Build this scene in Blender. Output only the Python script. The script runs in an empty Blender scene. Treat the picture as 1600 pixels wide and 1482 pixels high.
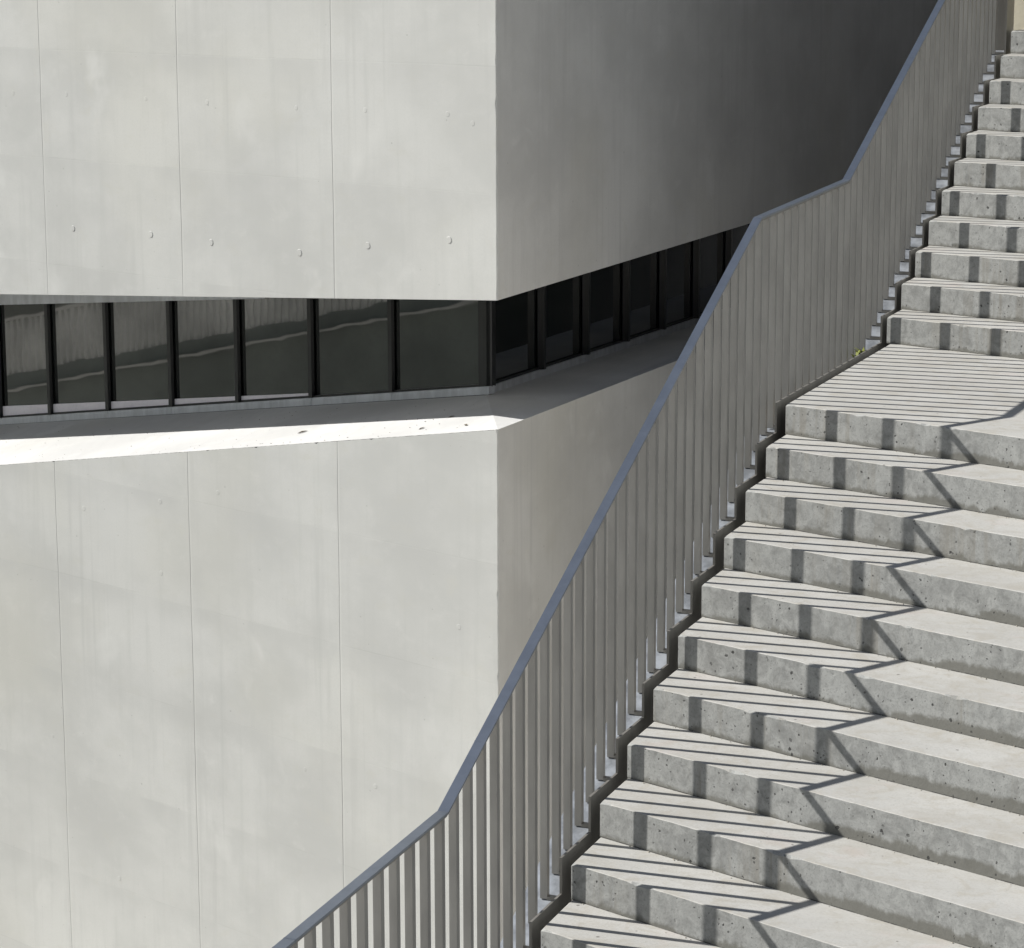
import bpy, bmesh, math, random
from mathutils import Vector, Matrix
random.seed(7)
sc = bpy.context.scene
COL = sc.collection
R = math.radians

# ------------------------------------------------------------------ helpers
def tag(o, label=None, cat=None, group=None, kind=None):
    if label: o['label'] = label
    if cat: o['category'] = cat
    if group: o['group'] = group
    if kind: o['kind'] = kind
    return o

def empty(name, loc, label, cat, group=None):
    o = bpy.data.objects.new(name, None); COL.objects.link(o); o.location = loc
    return tag(o, label, cat, group)

class MB:
    """collects polygons (world metres) and links them as ONE mesh object with metre-scaled UVs"""
    def __init__(s): s.v = []; s.f = []; s.m = []
    def poly(s, pts, mi=0):
        i = len(s.v); s.v += [Vector(p) for p in pts]; s.f.append(list(range(i, i+len(pts)))); s.m.append(mi)
    def hexa(s, b, t, mi=0):
        """b, t: four bottom / four top points, counter-clockwise seen from above"""
        s.poly(b[::-1], mi); s.poly(t, mi)
        for i in range(4):
            j = (i+1) % 4; s.poly([b[i], b[j], t[j], t[i]], mi)
    def box(s, x0, x1, y0, y1, z0, z1, mi=0):
        s.hexa([(x0,y0,z0),(x1,y0,z0),(x1,y1,z0),(x0,y1,z0)], [(x0,y0,z1),(x1,y0,z1),(x1,y1,z1),(x0,y1,z1)], mi)
    def build(s, name, mats, parent=None, org=(0,0,0), weld=0.0, uvorg=(0,0,0), smooth=False, base=None):
        if not isinstance(mats, (list, tuple)): mats = [mats]
        me = bpy.data.meshes.new(name)
        par = Vector(base) if base is not None else (parent_world(parent) if parent else Vector(org))
        me.from_pydata([v-par for v in s.v], [], s.f)
        for m in mats: me.materials.append(m)
        uo = Vector(uvorg)
        uv = me.uv_layers.new(name='UVMap')
        for p, f, mi in zip(me.polygons, s.f, s.m):
            p.material_index = mi
            n = p.normal
            for li, vi in zip(p.loop_indices, f):
                w = s.v[vi]
                if abs(n.z) > .6: uv.data[li].uv = (w.x, w.y)
                else:
                    t = Vector((-n.y, n.x, 0)).normalized()
                    uv.data[li].uv = ((w-uo).dot(t), w.z)
        if weld:
            bm = bmesh.new(); bm.from_mesh(me); bmesh.ops.remove_doubles(bm, verts=bm.verts, dist=weld)
            bm.to_mesh(me); bm.free()
        if smooth:
            for p in me.polygons: p.use_smooth = True
        o = bpy.data.objects.new(name, me); COL.objects.link(o)
        if parent: o.parent = parent; o.location = par - parent_world(parent)
        else: o.location = org
        return o
def parent_world(p):
    v = Vector((0,0,0))
    while p: v += p.location; p = p.parent
    return v

# ------------------------------------------------------------------ node helpers
class NT:
    def __init__(s, name):
        s.mat = bpy.data.materials.new(name); s.mat.use_nodes = True
        s.t = s.mat.node_tree; s.n = s.t.nodes; s.l = s.t.links
        s.b = s.n['Principled BSDF']; s._uv = None
    def link(s, a, b): s.l.new(a, b)
    def setin(s, sock, v):
        if hasattr(v, 'is_linked') or hasattr(v, 'links'): s.l.new(v, sock)
        else: sock.default_value = v
    def uv(s):
        if not s._uv: s._uv = s.n.new('ShaderNodeTexCoord').outputs['UV']
        return s._uv
    def obj(s): return s.n.new('ShaderNodeTexCoord').outputs['Object']
    def geo(s): return s.n.new('ShaderNodeNewGeometry').outputs['Position']
    def map(s, vec, scale=(1,1,1), loc=(0,0,0)):
        m = s.n.new('ShaderNodeMapping'); s.l.new(vec, m.inputs[0]); m.inputs['Scale'].default_value = scale
        m.inputs['Location'].default_value = loc; return m.outputs[0]
    def noise(s, vec, scale, detail=4, rough=.55, dist=0):
        m = s.n.new('ShaderNodeTexNoise'); s.l.new(vec, m.inputs['Vector'])
        m.inputs['Scale'].default_value = scale; m.inputs['Detail'].default_value = detail
        m.inputs['Roughness'].default_value = rough; m.inputs['Distortion'].default_value = dist
        return m.outputs[0]
    def math(s, op, a, b=0.0, c=0.0, clamp=False):
        m = s.n.new('ShaderNodeMath'); m.operation = op; m.use_clamp = clamp
        s.setin(m.inputs[0], a); s.setin(m.inputs[1], b); s.setin(m.inputs[2], c); return m.outputs[0]
    def mr(s, v, a, b, c=0.0, d=1.0, smooth=True):
        m = s.n.new('ShaderNodeMapRange'); m.interpolation_type = 'SMOOTHSTEP' if smooth else 'LINEAR'
        s.setin(m.inputs[0], v)
        for i, x in enumerate((a, b, c, d)): m.inputs[i+1].default_value = x
        return m.outputs[0]
    def mix(s, f, a, b, mode='MIX'):
        m = s.n.new('ShaderNodeMix'); m.data_type = 'RGBA'; m.blend_type = mode; m.clamp_factor = True
        s.setin(m.inputs[0], f)
        for sock, v in ((m.inputs[6], a), (m.inputs[7], b)):
            if isinstance(v, tuple): sock.default_value = (*v, 1) if len(v) == 3 else v
            else: s.l.new(v, sock)
        return m.outputs[2]
    def sep(s, vec):
        m = s.n.new('ShaderNodeSeparateXYZ'); s.l.new(vec, m.inputs[0]); return m.outputs
    def bump(s, hgt, strength=.3, dist=.01, normal=None):
        m = s.n.new('ShaderNodeBump'); m.inputs['Strength'].default_value = strength; m.inputs['Distance'].default_value = dist
        s.l.new(hgt, m.inputs['Height'])
        if normal: s.l.new(normal, m.inputs['Normal'])
        return m.outputs[0]
    def holes(s, vec, scale, rad, keep, seed=0.0):
        """mask of scattered round bug holes"""
        v = s.n.new('ShaderNodeTexVoronoi'); v.voronoi_dimensions = '3D'; s.l.new(s.map(vec, (1,1,1), (seed, seed*2, seed)), v.inputs['Vector'])
        v.inputs['Scale'].default_value = scale
        c = s.sep(v.outputs['Color'])
        r = s.math('MULTIPLY', c[1], rad)
        d = s.math('SUBTRACT', v.outputs['Distance'], r)
        m = s.mr(d, .03, -.02)
        return s.math('MULTIPLY', m, s.math('GREATER_THAN', c[0], keep))
    def line(s, coord, off, period, w0, w1):
        a = s.math('FRACT', s.math('ADD', s.math('DIVIDE', s.math('SUBTRACT', coord, off), period), .5))
        d = s.math('MULTIPLY', s.math('ABSOLUTE', s.math('SUBTRACT', a, .5)), period)
        return s.mr(d, w1, w0)
    def out(s, col, rough=.8, normal=None, metallic=0.0, spec=.3):
        if isinstance(col, tuple): s.b.inputs['Base Color'].default_value = (*col, 1)
        else: s.l.new(col, s.b.inputs['Base Color'])
        s.setin(s.b.inputs['Roughness'], rough)
        s.b.inputs['Metallic'].default_value = metallic
        s.b.inputs['Specular IOR Level'].default_value = spec
        if normal: s.l.new(normal, s.b.inputs['Normal'])
        return s.mat

# ------------------------------------------------------------------ materials
def facade_mat(name, base, joints, warm=0.0):
    t = NT(name); uv = t.uv(); U = t.sep(uv)
    big = t.noise(t.map(uv, (.45, .6, 1)), 1.0, 5, .6)
    strk = t.noise(t.map(uv, (5.5, .35, 1), (3, 1, 0)), 1.0, 5, .65)
    cloud = t.noise(t.map(uv, (1, 1.6, 1), (7, 2, 0)), 2.2, 6, .65, .4)
    fine = t.noise(uv, 42, 4, .7)
    b = base
    dark = tuple(c*.90 for c in b); lite = tuple(min(1, c*1.05) for c in b)
    col = t.mix(t.mr(big, .34, .66), tuple(c*.87 for c in b), lite)
    col = t.mix(t.math('MULTIPLY', t.mr(strk, .48, .74), .55), col, tuple(c*.84 for c in b))
    col = t.mix(t.math('MULTIPLY', t.mr(cloud, .55, .78), .5), col, tuple(min(1, c*1.10) for c in b))
    col = t.mix(t.math('MULTIPLY', t.mr(cloud, .45, .25), .4), col, (b[0]*.92, b[1]*.90, b[2]*.84))
    warmn = t.noise(t.map(uv, (.3, .3, 1), (11, 5, 0)), 1.0, 3, .5)
    col = t.mix(t.math('MULTIPLY', t.mr(warmn, .5, .75), .35), col, (b[0]*1.01, b[1]*.985, b[2]*.88))
    col = t.mix(t.math('MULTIPLY', t.mr(fine, .4, .8), .34), col, tuple(c*.84 for c in b))
    runs = t.noise(t.map(uv, (9, .16, 1), (5, 2, 0)), 1.0, 4, .6)
    runm = t.noise(t.map(uv, (.5, .25, 1), (8, 4, 0)), 1.0, 2, .5)
    col = t.mix(t.math('MULTIPLY', t.math('MULTIPLY', t.mr(runs, .54, .72), t.mr(runm, .46, .62)), .5), col, tuple(c*.80 for c in b))
    patch = t.noise(t.map(uv, (1.1, .8, 1), (2.4, 7.7, 0)), 1.0, 4, .55, .3)
    col = t.mix(t.math('MULTIPLY', t.mr(patch, .60, .74), .55), col, tuple(min(1, c*1.16) for c in b))
    h1 = t.holes(uv, 7.5, .08, .62, 1.3)
    col = t.mix(t.math('MULTIPLY', h1, .5), col, tuple(c*.55 for c in b))
    hgt = t.math('ADD', t.math('MULTIPLY', cloud, .5), t.math('MULTIPLY', fine, .06))
    hgt = t.math('SUBTRACT', hgt, t.math('MULTIPLY', h1, .25))
    if joints:
        wob = t.noise(t.map(uv, (.2, .5, 1)), 1.5, 3)
        uu = t.math('ADD', U[0], t.math('MULTIPLY', t.math('SUBTRACT', wob, .5), .03))
        v1 = t.line(uu, joints[0], joints[1], .0035, .010)
        vl = t.line(t.math('SUBTRACT', uu, .012), joints[0], joints[1], .003, .012)
        brk = t.noise(t.map(uv, (1.3, .5, 1), (4, 9, 0)), 1.0, 3)
        col = t.mix(t.math('MULTIPLY', v1, t.mr(brk, .2, .62, .25, .85)), col, tuple(c*.50 for c in b))
        col = t.mix(t.math('MULTIPLY', vl, .35), col, tuple(min(1, c*1.12) for c in b))
        zz = t.math('ADD', U[1], t.math('MULTIPLY', t.math('SUBTRACT', wob, .5), .05))
        h2 = t.line(zz, joints[2], joints[3], .003, .010)
        brk2 = t.noise(t.map(uv, (.8, 2, 1), (1, 3, 0)), 1.0, 3)
        col = t.mix(t.math('MULTIPLY', h2, t.mr(brk2, .46, .72, .0, .26)), col, tuple(c*.6 for c in b))
        # each lift of formwork has its own slight tone
        lift = t.math('FLOOR', t.math('DIVIDE', t.math('SUBTRACT', zz, joints[2]), joints[3]))
        bay = t.math('FLOOR', t.math('DIVIDE', t.math('SUBTRACT', uu, joints[0]), joints[1]))
        wn = t.n.new('ShaderNodeTexWhiteNoise'); wn.noise_dimensions = '2D'
        cx = t.n.new('ShaderNodeCombineXYZ'); t.l.new(lift, cx.inputs[0]); t.l.new(bay, cx.inputs[1]); t.l.new(cx.outputs[0], wn.inputs[0])
        col = t.mix(t.math('MULTIPLY', wn.outputs['Value'], .22), col, tuple(c*.88 for c in b))
        # grey wash running along just under the lift joints
        fr = t.math('FRACT', t.math('DIVIDE', t.math('SUBTRACT', zz, joints[2]), joints[3]))
        wash = t.math('MULTIPLY', t.mr(fr, .72, .99), t.mr(brk, .35, .65, 0, .5))
        col = t.mix(wash, col, tuple(c*.83 for c in b))
        hgt = t.math('SUBTRACT', hgt, t.math('MULTIPLY', v1, .5))
        hgt = t.math('SUBTRACT', hgt, t.math('MULTIPLY', h2, .08))
    return t.out(col, .75, t.bump(hgt, .35, .012))

M = {}
M['facade'] = facade_mat('white_board_cast_concrete', (.468, .472, .452), (-2.31, 2.43, .03, 1.22))
M['facade_side'] = facade_mat('white_concrete_side', (.56, .555, .535), None)
M['ledge'] = facade_mat('pale_ledge_concrete', (.53, .53, .52), None)

def riser_mat():
    t = NT('grey_riser_concrete'); uv = t.uv(); g = t.geo(); U = t.sep(uv); G = t.sep(g)
    n1 = t.noise(g, 3.0, 5, .6); n2 = t.noise(g, 17, 5, .65, .6); n3 = t.noise(g, 95, 3, .6)
    strk = t.noise(t.map(uv, (14, 1.1, 1)), 1.0, 4, .6)
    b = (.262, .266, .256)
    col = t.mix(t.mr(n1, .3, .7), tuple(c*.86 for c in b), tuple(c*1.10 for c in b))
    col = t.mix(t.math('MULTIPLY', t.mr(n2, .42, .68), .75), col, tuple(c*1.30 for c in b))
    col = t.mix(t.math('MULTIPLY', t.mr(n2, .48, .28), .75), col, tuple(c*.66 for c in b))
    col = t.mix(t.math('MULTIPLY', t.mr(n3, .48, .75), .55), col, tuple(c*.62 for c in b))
    patch = t.noise(t.map(g, (1, 1, .3), (5, 5, 5)), 1.7, 3)
    col = t.mix(t.math('MULTIPLY', t.math('MULTIPLY', t.mr(strk, .46, .68), t.mr(patch, .50, .62)), .5), col, (.19, .175, .145))
    # water mark and dirt along the foot of each riser
    fr = t.math('FRACT', t.math('DIVIDE', t.math('ADD', G[2], 16.0), .16))
    edge = t.noise(t.map(uv, (3.0, .5, 1), (2, 2, 0)), 1.0, 4, .65)
    lim = t.math('MULTIPLY', t.math('MULTIPLY', t.mr(edge, .30, .62), .30), t.mr(G[0], .2, 1.5, .45, 1.1))
    fuzz = t.math('MULTIPLY', t.math('SUBTRACT', n2, .5), .30)
    band = t.math('MULTIPLY', t.mr(t.math('SUBTRACT', t.math('ADD', fr, fuzz), lim), .09, -.07), .80)
    col = t.mix(band, col, (.125, .122, .105))
    crack = t.math('MULTIPLY', t.mr(fr, .05, .0), t.mr(n2, .42, .6))
    col = t.mix(crack, col, (.04, .04, .038))
    dg = t.n.new('ShaderNodeVectorMath'); dg.operation = 'ADD'; wv = t.n.new('ShaderNodeTexNoise'); t.l.new(g, wv.inputs['Vector']); wv.inputs['Scale'].default_value = 55
    sc_ = t.n.new('ShaderNodeVectorMath'); sc_.operation = 'SCALE'; t.l.new(wv.outputs['Color'], sc_.inputs[0]); sc_.inputs['Scale'].default_value = .016
    t.l.new(g, dg.inputs[0]); t.l.new(sc_.outputs[0], dg.inputs[1]); gd = dg.outputs[0]
    h1 = t.holes(gd, 24, .20, .45); h2 = t.holes(gd, 44, .26, .52, 4.0)
    h = t.math('MAXIMUM', h1, t.math('MULTIPLY', h2, .8))
    clus = t.mr(t.noise(g, 5.5, 2), .40, .56)
    h = t.math('MULTIPLY', h, clus)
    col = t.mix(t.math('MULTIPLY', h, .95), col, (.045, .045, .043))
    hgt = t.math('SUBTRACT', t.math('ADD', t.math('MULTIPLY', n2, .35), t.math('MULTIPLY', n3, .15)), t.math('MULTIPLY', h, 1.1))
    return t.out(col, .85, t.bump(hgt, .5, .008))
def tread_mat():
    t = NT('pale_tread_concrete'); g = t.geo()
    n1 = t.noise(g, 1.6, 5, .6, .3); n2 = t.noise(g, 8, 6, .7, .8); n3 = t.noise(g, 90, 3, .65)
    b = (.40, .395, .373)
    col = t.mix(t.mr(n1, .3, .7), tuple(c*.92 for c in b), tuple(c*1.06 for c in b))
    col = t.mix(t.math('MULTIPLY', t.mr(n2, .46, .68), .7), col, (.325, .305, .262))
    big2 = t.noise(t.map(g, (1.2, 2.5, 1), (3, 8, 0)), 2.2, 6, .7, .5)
    col = t.mix(t.math('MULTIPLY', t.mr(big2, .46, .66), .65), col, (.335, .322, .29))
    col = t.mix(t.math('MULTIPLY', t.mr(big2, .45, .28), .4), col, (.45, .445, .43))
    pk = t.noise(t.map(g, (1, 1, 1), (9, 3, 1)), 3.3, 3)
    col = t.mix(t.math('MULTIPLY', t.mr(pk, .6, .72), .22), col, (.45, .38, .36))
    col = t.mix(t.math('MULTIPLY', t.mr(n3, .46, .75), .45), col, tuple(c*.68 for c in b))
    sp = t.noise(g, 30, 5, .75, 1.0)
    col = t.mix(t.math('MULTIPLY', t.mr(sp, .56, .70), .45), col, (.26, .245, .21))
    h = t.holes(g, 16, .12, .7, 2.0)
    col = t.mix(t.math('MULTIPLY', h, .8), col, (.12, .11, .10))
    return t.out(col, .8, t.bump(t.math('ADD', t.math('MULTIPLY', n2, .3), t.math('MULTIPLY', n3, .3)), .4, .004))
M['riser'] = riser_mat(); M['tread'] = tread_mat()

def steel(name, b, rough, metallic, var=.12):
    t = NT(name); g = t.geo()
    n = t.noise(t.map(g, (3, 3, .8)), 3.0, 4, .6); n2 = t.noise(g, 60, 3, .6)
    col = t.mix(t.mr(n, .3, .7), tuple(c*(1-var) for c in b), tuple(min(1, c*(1+var)) for c in b))
    r = t.math('ADD', rough-.03, t.math('MULTIPLY', n2, .06))
    return t.out(col, r, t.bump(t.noise(g, 6, 2), .04, .003), metallic, .5)
M['bar'] = steel('warm_grey_painted_steel', (.285, .276, .255), .42, .22)
M['rail'] = steel('satin_grey_rail_steel', (.225, .255, .305), .36, .85, .07)
M['plate'] = steel('grey_stringer_steel', (.25, .24, .22), .45, .5)
M['foot'] = steel('galvanised_foot_steel', (.31, .33, .355), .42, .5, .35)
M['bolt'] = steel('bright_bolt_steel', (.8, .8, .8), .18, 1.0)
M['black'] = steel('black_anodised_frame', (.012, .013, .013), .35, .0)
M['sill'] = steel('grey_aluminium_sill', (.50, .515, .54), .38, .5)

def glass_mat():
    t = NT('dark_coated_glass'); g = t.geo()
    n = t.noise(t.map(g, (.8, .8, 1.6)), 1.1, 2, .5)
    m = t.out((.007, .0085, .008), .02, t.bump(n, .10, .012), 0.0, .5)
    t.b.inputs['IOR'].default_value = 2.2
    return m
M['glass'] = glass_mat()
def plain(name, b, rough=.8, scale=3.0, var=.15, spec=.3):
    t = NT(name); g = t.geo(); n = t.noise(g, scale, 5, .6); n2 = t.noise(g, scale*14, 3, .6)
    col = t.mix(t.mr(n, .3, .7), tuple(c*(1-var) for c in b), tuple(c*(1+var) for c in b))
    col = t.mix(t.math('MULTIPLY', t.mr(n2, .45, .8), .3), col, tuple(c*.7 for c in b))
    return t.out(col, rough, t.bump(n2, .2, .01), 0, spec)
M['ground'] = plain('pale_paving', (.55, .54, .515), .85, .7)
M['beige'] = plain('beige_concrete', (.36, .335, .26), .85, 2.0, .10)
M['core'] = plain('grey_core_concrete', (.58, .57, .545), .9, 1.5)
M['dim'] = plain('dark_grey_blocker', (.13, .13, .13), .9, 1.0)
M['strip'] = plain('pinkish_white_reflection', (.80, .75, .76), .6, 2.0, .04)
M['hedge'] = plain('dark_green_panel', (.30, .325, .30), .8, .8)
M['slat'] = plain('grey_slats', (.80, .80, .77), .7, .8)
M['gap'] = plain('shaded_backing', (.38, .38, .34), .9, .8)
M['pale'] = plain('pale_edge', (.75, .74, .70), .7, .8)
M['leaf'] = plain('dry_leaf', (.10, .085, .06), .8, 8)
M['weed'] = plain('yellow_green_leaf', (.20, .22, .05), .7, 8)
M['stone'] = plain('grit_stone', (.33, .30, .25), .9, 30, .4)

# ------------------------------------------------------------------ camera
F_PX = 4138.1
yaw, pit, rol = R(-21.3496), R(-11.16006), R(-.13769)
CAM = Vector((3.6361, -13.2364, 2.32506))
fw = Vector((math.sin(yaw)*math.cos(pit), math.cos(yaw)*math.cos(pit), math.sin(pit)))
rt = Vector((math.cos(yaw), -math.sin(yaw), 0)); up = rt.cross(fw)
r2 = rt*math.cos(rol)+up*math.sin(rol); u2 = -rt*math.sin(rol)+up*math.cos(rol)
cd = bpy.data.cameras.new('camera'); cam = bpy.data.objects.new('camera', cd); COL.objects.link(cam)
cam.matrix_world = Matrix(((r2.x, u2.x, -fw.x, CAM.x), (r2.y, u2.y, -fw.y, CAM.y), (r2.z, u2.z, -fw.z, CAM.z), (0,0,0,1)))
cd.sensor_width = 36; cd.sensor_fit = 'HORIZONTAL'; cd.lens = F_PX/1600*36
cd.clip_start = .1; cd.clip_end = 2000
sc.camera = cam

# ------------------------------------------------------------------ staircase
t, h, L = .3622, .16, 2.3348
SK = math.tan(R(-22.03))            # the nosings run askew to the open edge
XR = 4.6                            # width of the flight
GZ = -10.6                          # ground level
stair = empty('concrete_staircase', (XR/2, 0, GZ), 'long grey cast concrete staircase with pitted risers and a wide middle landing', 'staircase')
def ledge_xy(x, y): return (x, y + x*SK)
def step(name, y0, y1, z, x0, label=None, deep=h):
    """one skewed step: riser at y0 (left end), back at y1; top at z"""
    mb = MB(); n = int((XR-x0)/.028); xs = [x0 + (XR-x0)*i/n for i in range(n+1)]
    c = []; big = 0
    for i in range(n+1):
        a = .0022 + random.random()*.0022
        if random.random() < .035: big = random.randint(1, 4)
        if big: a += random.uniform(.003, .011); big -= 1
        c.append(a)
    c[0] = .012; c[1] = .008; c[2] = .005
    top = [(x, y0+x*SK+c[i], z) for i, x in enumerate(xs)]
    fr = [(x, y0+x*SK+(random.random()-.5)*.0012, z-c[i]*.9) for i, x in enumerate(xs)]
    jag = [random.random()*.004 for _ in xs]
    # left corner slightly rounded
    top[0] = (x0+.008, y0+x0*SK+.012, z)
    ft = [(x, y0+x*SK, z-deep) for x in xs]
    mb.poly([(XR, y1+XR*SK, z), (x0+.008, y1+x0*SK, z)] + top, 1)
    for i in range(n):
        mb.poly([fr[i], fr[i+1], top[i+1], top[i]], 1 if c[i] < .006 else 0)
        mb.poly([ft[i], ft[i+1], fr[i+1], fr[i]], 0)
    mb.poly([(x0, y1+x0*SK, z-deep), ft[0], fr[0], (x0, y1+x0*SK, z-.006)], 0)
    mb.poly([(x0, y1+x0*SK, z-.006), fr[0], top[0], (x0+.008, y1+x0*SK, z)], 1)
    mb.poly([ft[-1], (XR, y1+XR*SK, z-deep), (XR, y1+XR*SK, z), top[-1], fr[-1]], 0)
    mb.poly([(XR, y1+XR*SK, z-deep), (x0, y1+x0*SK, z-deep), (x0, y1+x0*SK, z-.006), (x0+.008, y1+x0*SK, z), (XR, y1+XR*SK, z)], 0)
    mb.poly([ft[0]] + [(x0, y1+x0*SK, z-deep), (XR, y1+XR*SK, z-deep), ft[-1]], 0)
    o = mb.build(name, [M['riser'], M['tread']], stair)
    if label: o['label'] = label
    return o
X2 = -.0234
for k in range(1, 12): step('step', -k*t, -(k-1)*t+.03, -k*h, 0)
step('landing', 0, L+.03, 0, 0, 'broad pale middle landing striped by the railing shadow')
for j in range(11): step('step', L+j*t, L+(j+1)*t+.03, (j+1)*h, X2)
step('landing', -8.6, -11*t+.03, -12*h, 0, 'lower landing at the foot of the flight', .4)
# solid core under the steps
mb = MB()
prof = [(-8.55, -12*h-.2), (-11*t+.02, -12*h-.2)]
prof += [(-10*t+.05, -12*h-.03), (.06, -h-.03-.12), (L, -h-.03), (L+10.9*t, 10*h-.16), (L+10.95*t+6.5, 10*h-.16)]
for (ya, za), (yb, zb) in zip(prof[:-1], prof[1:]):
    mb.hexa([(.01, ya, GZ), (XR-.01, ya+XR*SK, GZ), (XR-.01, yb+XR*SK, GZ), (.01, yb, GZ)],
            [(.01, ya, za), (XR-.01, ya+XR*SK, za), (XR-.01, yb+XR*SK, zb), (.01, yb, zb)])
mb.build('core', M['core'], stair)
# low wall closing the head of the flight
yw = L+11*t+.036
mb = MB()
mb.hexa([(-.088, yw-.088*SK, 1.3), (XR, yw+XR*SK, 1.3), (XR, yw+XR*SK+.3, 1.3), (-.088, yw-.088*SK+.3, 1.3)],
        [(-.088, yw-.088*SK, 3.4), (XR, yw+XR*SK, 3.4), (XR, yw+XR*SK+.3, 3.4), (-.088, yw-.088*SK+.3, 3.4)])
w = mb.build('end_wall', M['beige'], None, org=(2.2, yw, 1.3))
tag(w, 'beige concrete wall standing behind the topmost step', 'wall')

# ------------------------------------------------------------------ railing
GX = -.162
rail_pts = [(-7.6, -1.005), (-4.257, -.919), (-.020, .9735), (1.82, 1.0225), (6.20, 2.79)]
def interp(pts, y):
    for (a, za), (b, zb) in zip(pts[:-1], pts[1:]):
        if y <= b: return za+(zb-za)*(y-a)/(b-a)
    return pts[-1][1]
S = h/t
foot_pts = [(-8, -2.12), (-4.21, -2.12), (.17, -.187), (2.19, -.187), (2.42, -.003), (7, (7-2.42)*S-.003)]
railing = empty('stair_railing', (GX, -4.2, -2.1), 'grey steel stair railing of close upright bars under a bent flat handrail', 'railing')
# handrail: flat bar with a narrow bar under it
mb = MB()
def sweep(mb, pts, x0, x1, dz0, dz1):
    for (a, za), (b, zb) in zip(pts[:-1], pts[1:]):
        q = [(a, za), (b, zb)]
        mb.poly([(x0,a,za+dz1),(x1,a,za+dz1),(x1,b,zb+dz1),(x0,b,zb+dz1)])
        mb.poly([(x0,b,zb+dz0),(x1,b,zb+dz0),(x1,a,za+dz0),(x0,a,za+dz0)])
        mb.poly([(x1,a,za+dz0),(x1,b,zb+dz0),(x1,b,zb+dz1),(x1,a,za+dz1)])
        mb.poly([(x0,b,zb+dz0),(x0,a,za+dz0),(x0,a,za+dz1),(x0,b,zb+dz1)])
    for (a, za), s in ((pts[0], 1), (pts[-1], -1)):
        f = [(x0,a,za+dz0),(x1,a,za+dz0),(x1,a,za+dz1),(x0,a,za+dz1)]; mb.poly(f if s > 0 else f[::-1])
sweep(mb, rail_pts, GX-.0225, GX+.0225, -.010, 0)
hr = mb.build('handrail', M['rail'], railing)
mb = MB(); sweep(mb, rail_pts, GX-.013, GX+.015, -.022, -.0101)
mb.build('under_rail', M['plate'], railing)
# site-welded seams where lengths of handrail meet
for ys in (-3.878, -1.846, .9, 3.2, -5.6):
    mb = MB(); za, zb_ = interp(rail_pts, ys), interp(rail_pts, ys+.005)
    sweep(mb, [(ys, za), (ys+.005, zb_)], GX-.0232, GX+.0232, -.0106, .0008)
    mb.build('weld_seam', M['rail'], hr)
# bars with their foot plates
yf = -3.1545 - .1435*31
n = 0
while yf < 6.05:
    zt = interp(rail_pts, yf+.012)-.020; zb = interp(foot_pts, yf)
    mb = MB(); mb.box(GX-.0185, GX+.0135, yf, yf+.030, zb, zt)
    b = mb.build('baluster', M['bar'], railing, base=(GX, yf+.012, zb))
    mb = MB()
    mb.hexa([(GX+.0135, yf, zb-.004), (-.0745, yf+.004, zb-.004), (-.0745, yf+.020, zb-.002), (GX+.0135, yf+.026, zb-.002)],
            [(GX+.0135, yf, zb+.011), (-.0745, yf+.004, zb+.011), (-.0745, yf+.020, zb+.013), (GX+.0135, yf+.026, zb+.013)])
    mb.build('foot_tab', M['plate'], b)
    n += 1; yf += .1435
# stepped stringer plate
top = [(-8.5, -12*h-.006), (-11*t+.067, -12*h-.006)]
for k in range(11, 0, -1):
    top += [(-k*t+.067, -k*h-.006), (-(k-1)*t+.067, -k*h-.006)]
top += [(.067, -.006), (L+.067, -.006)]
for j in range(0, 10):
    top += [(L+j*t+.067, (j+1)*h-.006), (L+(j+1)*t+.067, (j+1)*h-.006)]
top += [(L+10*t+.067-.15, 10*h-.0061)][:0]
under = [(-8.5, -2.5), (-4.1, -2.5), (.2, -.62), (2.5, -.62), (6.3, 1.06)]
mb = MB(); x0, x1 = -.0775, -.0665
for (a, za), (b, zb) in zip(top[:-1], top[1:]):
    if abs(b-a) < 1e-6:            # riser edge of the plate
        mb.poly([(x0,a,za),(x1,a,za),(x1,a,zb),(x0,a,zb)])
    else:
        ua, ub = interp(under, a), interp(under, b)
        mb.poly([(x0,a,za),(x1,a,za),(x1,b,zb),(x0,b,zb)])
        mb.poly([(x1,a,ua),(x1,b,ub),(x1,b,zb),(x1,a,za)])
        mb.poly([(x0,b,ub),(x0,a,ua),(x0,a,za),(x0,b,zb)])
        mb.poly([(x0,a,ua),(x0,b,ub),(x1,b,ub),(x1,a,ua)])
mb.build('stringer', M['plate'], railing)
# sloping flange that carries the foot plates
mb = MB()
fp = [(y, z-.007) for y, z in foot_pts[:-1]] + [(6.1, (6.1-2.42)*S-.010)]
sweep(mb, fp, -.262, -.0745, -.008, 0)
mb.build('flange', M['foot'], railing)
# tall end plate at the head of the rail
mb = MB(); mb.box(-.0735, -.0615, 5.985, 6.25, 1.1, 2.72); mb.box(GX-.013, -.0745, 6.12, 6.16, 1.5, 2.74)
ep = mb.build('end_plate', M['plate'], railing)
mb = MB()
for dy in (0, .07):
    for i in range(10):
        a, b = 2*math.pi*i/10, 2*math.pi*(i+1)/10
        P = lambda ang, r, x: (x, 6.09+dy*.9+r*math.cos(ang), 2.005+r*math.sin(ang))
        mb.poly([P(a,.016,-.0614), P(b,.016,-.0614), P(b,.013,-.048), P(a,.013,-.048)])
        mb.poly([P(a,.013,-.048), P(b,.013,-.048), (-.045, 6.09+dy*.9, 2.005)])
mb.build('bolt', M['bolt'], ep)

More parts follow.
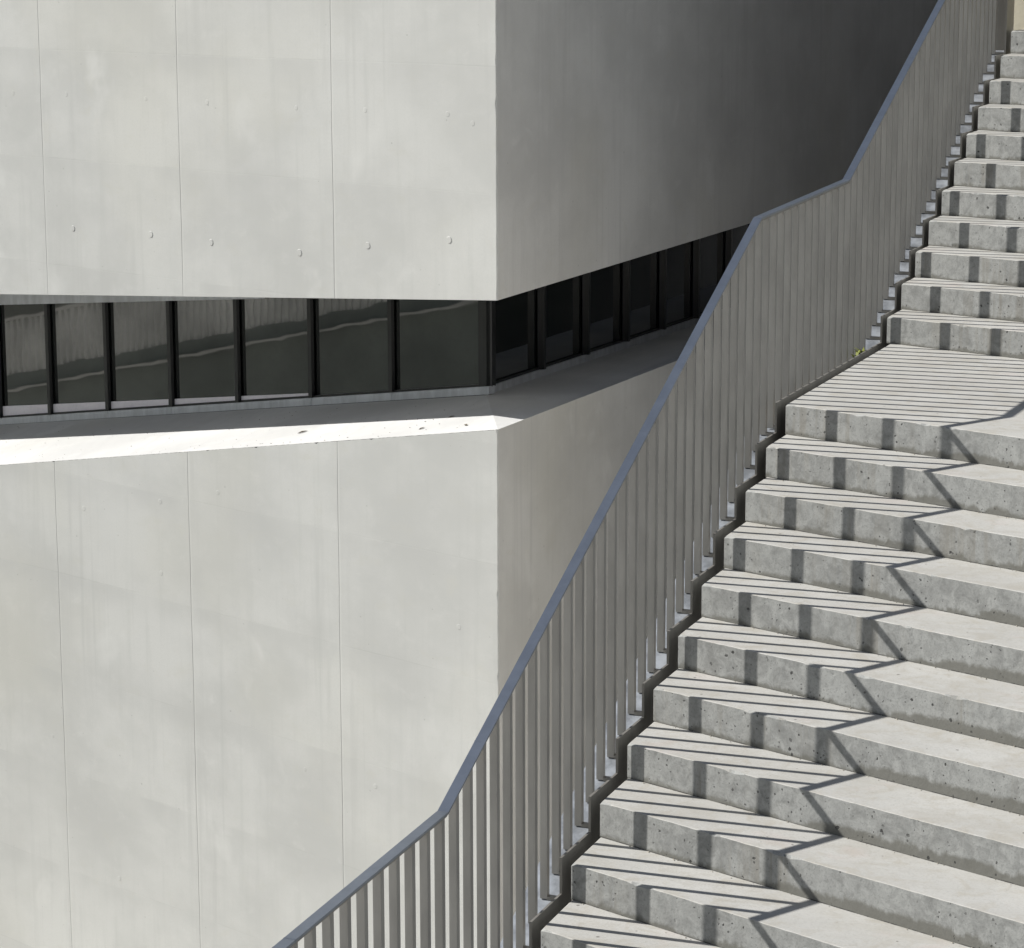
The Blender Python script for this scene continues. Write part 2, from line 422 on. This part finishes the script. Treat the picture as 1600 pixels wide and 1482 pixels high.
# ------------------------------------------------------------------ white building
C = Vector((-5.7763, 10.4629, 0)); D1 = Vector((-.92718, .37461, 0)); N1 = Vector((-.37461, -.92718, 0))
a2 = R(1.5); D2 = Vector((math.sin(a2), math.cos(a2), 0)); N2 = Vector((math.cos(a2), -math.sin(a2), 0))
bld = empty('concrete_building', (C.x, C.y, GZ), 'white board-marked concrete building with a sharp corner and a dark recessed ribbon window', 'building')
UL, UR = 15.0, 27.0
def wl(u, d, z): p = C + D1*u - N1*d; return Vector((p.x, p.y, z))
def wr(v, d, z): p = C + D2*v - N2*d; return Vector((p.x, p.y, z))
def c4(z): p = C + D1*UL + D2*UR; return Vector((p.x, p.y, z))
TOPZ = 9.5
zb1 = lambda u: -.9924-.0782*u
def plug(mb, c, n, r=.026, hh=.005):
    """shallow formwork-tie plug standing 5 mm proud"""
    tt = Vector((-n.y, n.x, 0)); up_ = Vector((0,0,1)); k = 12
    ring = lambda rr, o: [c + n*o + tt*math.cos(2*math.pi*i/k)*rr + up_*math.sin(2*math.pi*i/k)*rr for i in range(k)]
    a, b = ring(r, .0), ring(r*.86, hh)
    for i in range(k):
        j = (i+1) % k; mb.poly([a[i], a[j], b[j], b[i]])
    mb.poly(b)
# upper block: front, side, underside
mb = MB()
NC = 150
cz = [zb1(0)+(TOPZ-zb1(0))*i/NC for i in range(NC+1)]
cw = [.010+random.random()*.004+(random.uniform(.004,.014) if random.random() < .05 else 0) for _ in cz]
mb.poly([wl(UL,0,zb1(UL))] + [wl(w_,0,z_) for w_, z_ in zip(cw, cz)] + [wl(UL,0,TOPZ)], 0)
for i in range(NC): mb.poly([wl(cw[i],0,cz[i]), wr(.010,0,cz[i]), wr(.010,0,cz[i+1]), wl(cw[i+1],0,cz[i+1])], 0)
for u, z in [(6.66,-.75),(5.27,-.72),(4.25,-.735),(2.84,-.74),(1.81,-.59),(.65,-.45),(7.7,.74),(6.7,.76),(5.29,.76),(4.26,.76),(2.85,.755),(1.82,.77),(.66,.775),(.32,.70)]:
    plug(mb, wl(u, 0, z), N1, random.uniform(.034, .042) if z < 0 else random.uniform(.026, .032), .005 if z < 0 else .0016)
uvo = (C.x, C.y, 0)
# UV tangent of the front runs to the right, so its joints are mirrored by the material offset below
mb.build('upper_wall', M['facade'], bld, uvorg=uvo)
mb = MB()
mb.poly([wr(.010,0,zb1(0)), wr(UR,0,zb1(0)), wr(UR,0,TOPZ), wr(.010,0,TOPZ)], 0)
mb.build('upper_side_wall', M['facade_side'], bld, uvorg=uvo)
mb = MB()
mb.poly([wl(0,0,zb1(0)), wl(UL,0,zb1(UL)), c4(zb1(UL)), wr(UR,0,zb1(0))])
mb.build('soffit', M['facade_side'], bld, uvorg=uvo)
mb = MB(); mb.poly([wl(0,0,TOPZ), wr(UR,0,TOPZ), c4(TOPZ), wl(UL,0,TOPZ)])
mb.poly([wl(UL,0,GZ), wl(UL,0,TOPZ), c4(TOPZ), c4(GZ)][::-1]); mb.poly([wr(UR,0,GZ), c4(GZ), c4(TOPZ), wr(UR,0,TOPZ)])
mb.build('roof', M['core'], bld)
# lower block
zo = lambda u: -2.262-.174*u
zor = lambda v: -2.262-.0135*v
zi = lambda u: -2.302-.1577*(u-1.692)
zir = lambda v: -2.310-.0192*(v-2.098)
D_L, D_R = 1.6, 1.02
A_ = Matrix(((N1.x, N1.y), (N2.x, N2.y))).inverted() @ Vector((-D_L, -D_R))
inner = Vector((C.x+A_.x, C.y+A_.y, -2.306))
mb = MB()
cz = [GZ+(zo(0)-GZ)*i/NC for i in range(NC+1)]
cw = [.010+random.random()*.004+(random.uniform(.004,.014) if random.random() < .05 else 0) for _ in cz]
NE = 500; ej = [0]+[random.random()*.004+(random.uniform(.004,.012) if random.random() < .04 else 0) for _ in range(NE)]
edge = [(cw[-1]+(UL-cw[-1])*i/NE) for i in range(NE+1)]
mb.poly([wl(UL,0,GZ)] + [wl(w_,0,z_) for w_, z_ in zip(cw, cz)] + [wl(u,0,zo(u)-e) for u, e in zip(edge[1:], ej[1:])])
for i in range(NC): mb.poly([wl(cw[i],0,cz[i]), wr(.010,0,cz[i]), wr(.010,0,cz[i+1]), wl(cw[i+1],0,cz[i+1])], 0)
for u, z in [(6.64,-4.0),(5.24,-3.72),(4.24,-3.48),(5.26,-4.55),(2.9,-6.35),(1.8,-6.3),(.55,-4.35),(7.4,-6.9),(6.2,-8.4)]:
    plug(mb, wl(u, 0, z), N1, random.uniform(.022, .032), .0018)
mb.build('lower_wall', M['facade'], bld, uvorg=uvo)
mb = MB(); mb.poly([wr(.010,0,GZ), wr(UR,0,GZ), wr(UR,0,zor(UR)), wr(.010,0,zor(0))])
mb.build('lower_side_wall', M['facade_side'], bld, uvorg=uvo)
mb = MB()
NS = 60
for i in range(NS):     # front ledge, edge very slightly uneven
    a, b = i/NS, (i+1)/NS
    P = lambda s, o: (wl(UL*s, 0, zo(UL*s)) if o else Vector(inner).lerp(wl(UL+1, D_L, zi(UL+1)), s))
    mb.poly([P(b,1), P(a,1), P(a,0), P(b,0)])
mb.poly([wr(0,0,zor(0)), wr(UR,0,zor(UR)), wr(UR,D_R,zir(UR)), inner])
mb.build('ledge', M['ledge'], bld)

# ribbon window: panes, mullions, sill and head
def wall_box(mb, f, u0, u1, d0, d1, zlo, zhi, top=None):
    """box on a facade plane: f = wl or wr; zlo/zhi functions of u"""
    q = lambda u, d, z: f(u, d, z)
    b = [q(u0,d0,zlo(u0)), q(u1,d0,zlo(u1)), q(u1,d1,zlo(u1)), q(u0,d1,zlo(u0))]
    tt = [q(u0,d0,zhi(u0)), q(u1,d0,zhi(u1)), q(u1,d1,zhi(u1)), q(u0,d1,zhi(u0))]
    if f is wl: b = [b[1],b[0],b[3],b[2]]; tt = [tt[1],tt[0],tt[3],tt[2]]
    mb.hexa(b, tt)
head = lambda u: -1.039-.103*u
hiL = lambda u: zb1(u) - .004 if zb1(u) > head(u)+.06 else head(u)+.06
ML = [1.735, 3.15, 4.46, 5.735, 6.96, 8.19, 9.37, 10.45, 11.7, 12.95, 14.2]
MR = [2.17, 3.62, 4.99, 6.32, 7.63, 8.92, 10.25, 11.58, 12.91, 14.24, 15.57, 16.9, 18.2, 19.5]
def windows(f, ms, D, zs, zt, uc, corner_w, mw, md, sgn=1):
    for i, (u0, u1) in enumerate(zip(ms[:-1], ms[1:])):
        mb = MB()
        w0 = corner_w if i == 0 else mw
        wall_box(mb, f, u0-w0/2, u0+w0/2, D-md, D+.03, lambda u: zs(u)+.092, zt)          # mullion
        wall_box(mb, f, u0+w0/2, u1-mw/2, D+.012, D+.045, lambda u: zs(u)+.092, lambda u: zs(u)+.112)   # gasket
        wall_box(mb, f, u0+w0/2, u1-mw/2, D+.012, D+.045, lambda u: zt(u)-.05, zt)
        fr = mb.build('window', M['black'], bld)
        mb = MB()
        wall_box(mb, f, u0+w0/2, u1-mw/2, D+.05, D+.062, lambda u: zs(u)+.09, zt)
        # pane split in a fine tilt so each reflects a little differently
        p = mb.build('pane', M['glass'], fr)
        mb = MB()
        a = uc if i == 0 else u0+.003
        wall_box(mb, f, a, u1-.003, D, D+.09, lambda u: zs(u)+.001, lambda u: zs(u)+.088)
        mb.build('sill', M['sill'], fr)
windows(wl, ML, D_L, zi, lambda u: max(zb1(u)-.004, -99) , 1.655, .12, .06, .015)
windows(wr, MR, D_R, zir, lambda v: zb1(0)-.0-.0001*v-.02, 2.12, .10, .06, .05)
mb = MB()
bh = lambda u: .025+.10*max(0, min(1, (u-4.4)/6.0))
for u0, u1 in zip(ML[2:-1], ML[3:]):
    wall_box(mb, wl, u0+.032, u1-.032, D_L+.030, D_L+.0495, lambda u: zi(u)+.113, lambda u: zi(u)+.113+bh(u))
mb.build('reflection_strip', M['strip'], bld)  # added pale strips standing in for the bright reflection along the pane bottoms
# pale head trim seen above the panes where the band widens
mb = MB()
wall_box(mb, wl, 5.2, UL, D_L-.05, D_L-.016, head, lambda u: zb1(u)-.002 if zb1(u) > head(u)+.02 else head(u)+.02)
mb.build('head_trim', M['sill'], bld)
mb = MB()
mb.poly([wl(UL,D_L+.4,-5), wl(1.9,D_L+.4,-5), wl(1.9,D_L+.4,0), wl(UL,D_L+.4,0)]); mb.poly([wr(2.4,D_R+.4,-5), wr(UR,D_R+.4,-5), wr(UR,D_R+.4,0), wr(2.4,D_R+.4,0)])
mb.build('inner_wall', M['black'], bld)

# ------------------------------------------------------------------ what the panes mirror: a ramp opposite
A0 = Vector((-15.0, 3.0, 0)); dr = Vector((-.839, .544, 0)); A0 = Vector((-22.03, 7.57, 0)) - dr*8
nr = Vector((.544, .839, 0))        # towards the windows
def rp(s, z, o=0): p = A0 + dr*s + nr*o; return Vector((p.x, p.y, z))
zw = lambda s: -3.67-.2266*(s-8)
ramp = empty('opposite_ramp', tuple(rp(12, GZ)), 'grey slatted ramp across the forecourt mirrored in the ribbon window', 'ramp')
def rbox(mb, s0, s1, o0, o1, za, zb_):
    b = [rp(s1,za(s1),o1), rp(s0,za(s0),o1), rp(s0,za(s0),o0), rp(s1,za(s1),o0)]
    tt = [rp(s1,zb_(s1),o1), rp(s0,zb_(s0),o1), rp(s0,zb_(s0),o0), rp(s1,zb_(s1),o0)]
    mb.hexa(b[::-1], tt[::-1])
mb = MB(); rbox(mb, 0, 26, -.3, 0, lambda s: GZ, lambda s: zw(s)-.03); mb.build('side_wall', M['hedge'], ramp)
mb = MB(); rbox(mb, 0, 26, -.2, .22, lambda s: zw(s)-.02, lambda s: zw(s)+.025); mb.build('edge_strip', M['pale'], ramp)
mb = MB(); rbox(mb, 0, 26, -.1, .0, lambda s: zw(s)+.026, lambda s: zw(s)+.27); mb.build('kerb_band', M['hedge'], ramp)
mb = MB()
s_ = 0
while s_ < 26: rbox(mb, s_, s_+.06, -.1, 0, lambda s: zw(s)+.271, lambda s: zw(s)+1.27); s_ += .15
mb.build('slat_panel', M['slat'], ramp)
mb = MB(); rbox(mb, 0, 26, -.12, .02, lambda s: zw(s)+1.271, lambda s: zw(s)+1.33); mb.build('top_rail', M['pale'], ramp)
mb = MB(); rbox(mb, -2, 30, -7.0, -6.4, lambda s: GZ, lambda s: -1.4)
ow = mb.build('boundary_wall', M['gap'], None, org=tuple(rp(14, GZ, -6.7)))
tag(ow, 'long grey concrete wall behind the slatted ramp', 'wall')

# unseen block added behind the stair to darken the passage and pane reflections
mb = MB(); mb.box(-.6, 16, 14.2, 75, GZ, 9.0)
tb = mb.build('shade_block', M['dim'], None, org=(7, 14.2, GZ))
tag(tb, 'tall unseen dark block added beyond the stair to darken the pane reflections', 'building')
# ------------------------------------------------------------------ ground
mb = MB(); NG = 24; G0 = 320
for i in range(NG):
    for j in range(NG):
        a, b = -G0+2*G0*i/NG, -G0+2*G0*(i+1)/NG; c_, d_ = -G0+2*G0*j/NG, -G0+2*G0*(j+1)/NG
        mb.poly([(a,c_,GZ),(b,c_,GZ),(b,d_,GZ),(a,d_,GZ)])
tag(mb.build('ground', M['ground']), kind='structure')

# ------------------------------------------------------------------ small things
def leaf(pos, nrm, size, ang, label):
    mb = MB(); n = Vector(nrm).normalized(); tx = n.cross(Vector((0,0,1)) if abs(n.z) < .9 else Vector((0,1,0))).normalized(); ty = n.cross(tx)
    ax = tx*math.cos(ang)+ty*math.sin(ang); ay = -tx*math.sin(ang)+ty*math.cos(ang)
    P = Vector(pos); s = size
    outl = [(-1,0,0),(-.5,.28,.10),(.1,.36,.16),(.7,.2,.08),(1,0,.02),(.7,-.2,.10),(.1,-.34,.2),(-.5,-.26,.12)]
    pts = [P + ax*a*s + ay*b*s + n*(c*s+.004) for a, b, c in outl]
    mid0, mid1 = P+ax*-.4*s+n*.004, P+ax*.5*s+n*.004
    mb.poly([pts[0],pts[1],pts[2],pts[3],pts[4],mid1,mid0]); mb.poly([pts[0],mid0,mid1,pts[4],pts[5],pts[6],pts[7]])
    o = mb.build('dry_leaf', M['leaf'], None, org=tuple(P)); tag(o, label, 'leaf', 'dry leaves on the ledge'); return o
def on_ledge(u, f):
    a = wl(u, 0, zo(u)); s = u/UL; b = Vector(inner).lerp(wl(UL+1, D_L, zi(UL+1)), s); return a.lerp(b, f)
nl = (on_ledge(4,0)-on_ledge(3,0)).cross(on_ledge(3,1)-on_ledge(3,0)); nl = -nl if nl.z < 0 else nl
for u, f, sz, an, lb in [(2.9,.28,.060,.5,'curled brown leaf lying alone halfway along the sunlit ledge'),
                         (1.05,.16,.045,1.2,'small dark leaf near the building corner on the sunlit ledge edge'),
                         (.60,.42,.040,.2,'little dry leaf in the shade line beside the building corner'),
                         (.42,.17,.050,2.2,'dark crumpled leaf closest to the building corner on the ledge')]:
    leaf(on_ledge(u, f), nl, sz, an, lb)
mb = MB()
for _ in range(170):
    u = random.uniform(.2, 9.5); f = random.random()**1.5*.9+.03; P = on_ledge(u, f); q = random.uniform(.003, .011)
    a = random.uniform(0, 6.28); e = Vector((math.cos(a), math.sin(a), 0)); g2 = Vector((-e.y, e.x, 0)); n_ = Vector((0,0,1))
    P = P + n_*.002
    v = [P-e*q, P-g2*q*.5, P+e*q*1.3, P+g2*q*.5, P+n_*q*.5]
    for a_, b_ in ((0,1),(1,2),(2,3),(3,0)): mb.poly([v[a_], v[b_], v[4]])
tag(mb.build('ledge_debris', M['leaf']), 'tiny dark crumbs scattered along the sunlit ledge', 'debris', kind='stuff')
# weed growing out of the gap beside the landing
mb = MB()
for i in range(26):
    a = random.uniform(0, 6.28); ln = random.uniform(.03, .075); w_ = random.uniform(.006, .012)
    b0 = Vector((-.105+random.uniform(-.02,.02), 2.03+random.uniform(-.09,.09), -.05)); d = Vector((math.cos(a)*.6, math.sin(a)*.6, 1.0)).normalized()
    sd = Vector((-math.sin(a), math.cos(a), 0))
    p1 = b0+d*ln*.6; p2 = b0+d*ln+Vector((math.cos(a), math.sin(a), -.2))*ln*.4
    mb.poly([b0-sd*.002, b0+sd*.002, p1+sd*w_, p1-sd*w_]); mb.poly([p1-sd*w_, p1+sd*w_, p2])
o = mb.build('weed', M['weed'], None, org=(-.1, 2.03, -.1)); tag(o, 'small yellow-green weed sprouting beside the landing edge behind the steel plate', 'weed')
# grit gathered at the foot of the risers
mb = MB()
for k in list(range(-10, 13)):
    z = -k*h if k >= 0 else (-k)*h
    for _ in range(26 if k >= 0 else 8):
        if k >= 0: yb = -(k-1)*t if k > 0 else L
        else: yb = L+(-k)*t
        x = random.uniform(.02, 2.6)
        y = yb + x*SK - abs(random.gauss(0, .010)) - .003
        s = random.uniform(.0018, .0050); P = Vector((x, y, z+s*.4))
        v = [P+Vector((random.uniform(.6,1.2)*s*q[0], random.uniform(.6,1.2)*s*q[1], s*q[2]*.8)) for q in ((1,0,0),(0,1,0),(-1,0,0),(0,-1,0),(0,0,1),(0,0,-.5))]
        for a, b, c_ in ((0,1,4),(1,2,4),(2,3,4),(3,0,4),(1,0,5),(2,1,5),(3,2,5),(0,3,5)): mb.poly([v[a], v[b], v[c_]])
tag(mb.build('grit', M['stone']), 'fine pale grit gathered along the foot of the risers', 'grit', kind='stuff')

# ------------------------------------------------------------------ light
AZ, EL = 1.9, 36.3
S_ = Vector((math.cos(R(AZ))*math.cos(R(EL)), math.sin(R(AZ))*math.cos(R(EL)), -math.sin(R(EL))))
sd = bpy.data.lights.new('sun', 'SUN'); sd.energy = 5.0; sd.angle = R(.53); sd.color = (1.0, .975, .935)
so = bpy.data.objects.new('sun', sd); COL.objects.link(so); so.rotation_euler = S_.to_track_quat('-Z', 'Y').to_euler(); so.location = (-20, 0, 20)
wd = bpy.data.worlds.new('World'); sc.world = wd; wd.use_nodes = True
nt = wd.node_tree; bg = nt.nodes['Background']; sk = nt.nodes.new('ShaderNodeTexSky'); sk.sky_type = 'NISHITA'
sk.sun_disc = False; sk.sun_elevation = R(EL); sk.sun_rotation = math.atan2(-S_.x, -S_.y) % (2*math.pi)
hs = nt.nodes.new('ShaderNodeHueSaturation'); hs.inputs['Saturation'].default_value = .70
nt.links.new(sk.outputs[0], hs.inputs['Color']); nt.links.new(hs.outputs[0], bg.inputs[0]); bg.inputs[1].default_value = .054
sc.view_settings.view_transform = 'Standard'; sc.view_settings.look = 'None'; sc.view_settings.gamma = 1
sc.view_settings.exposure = .58
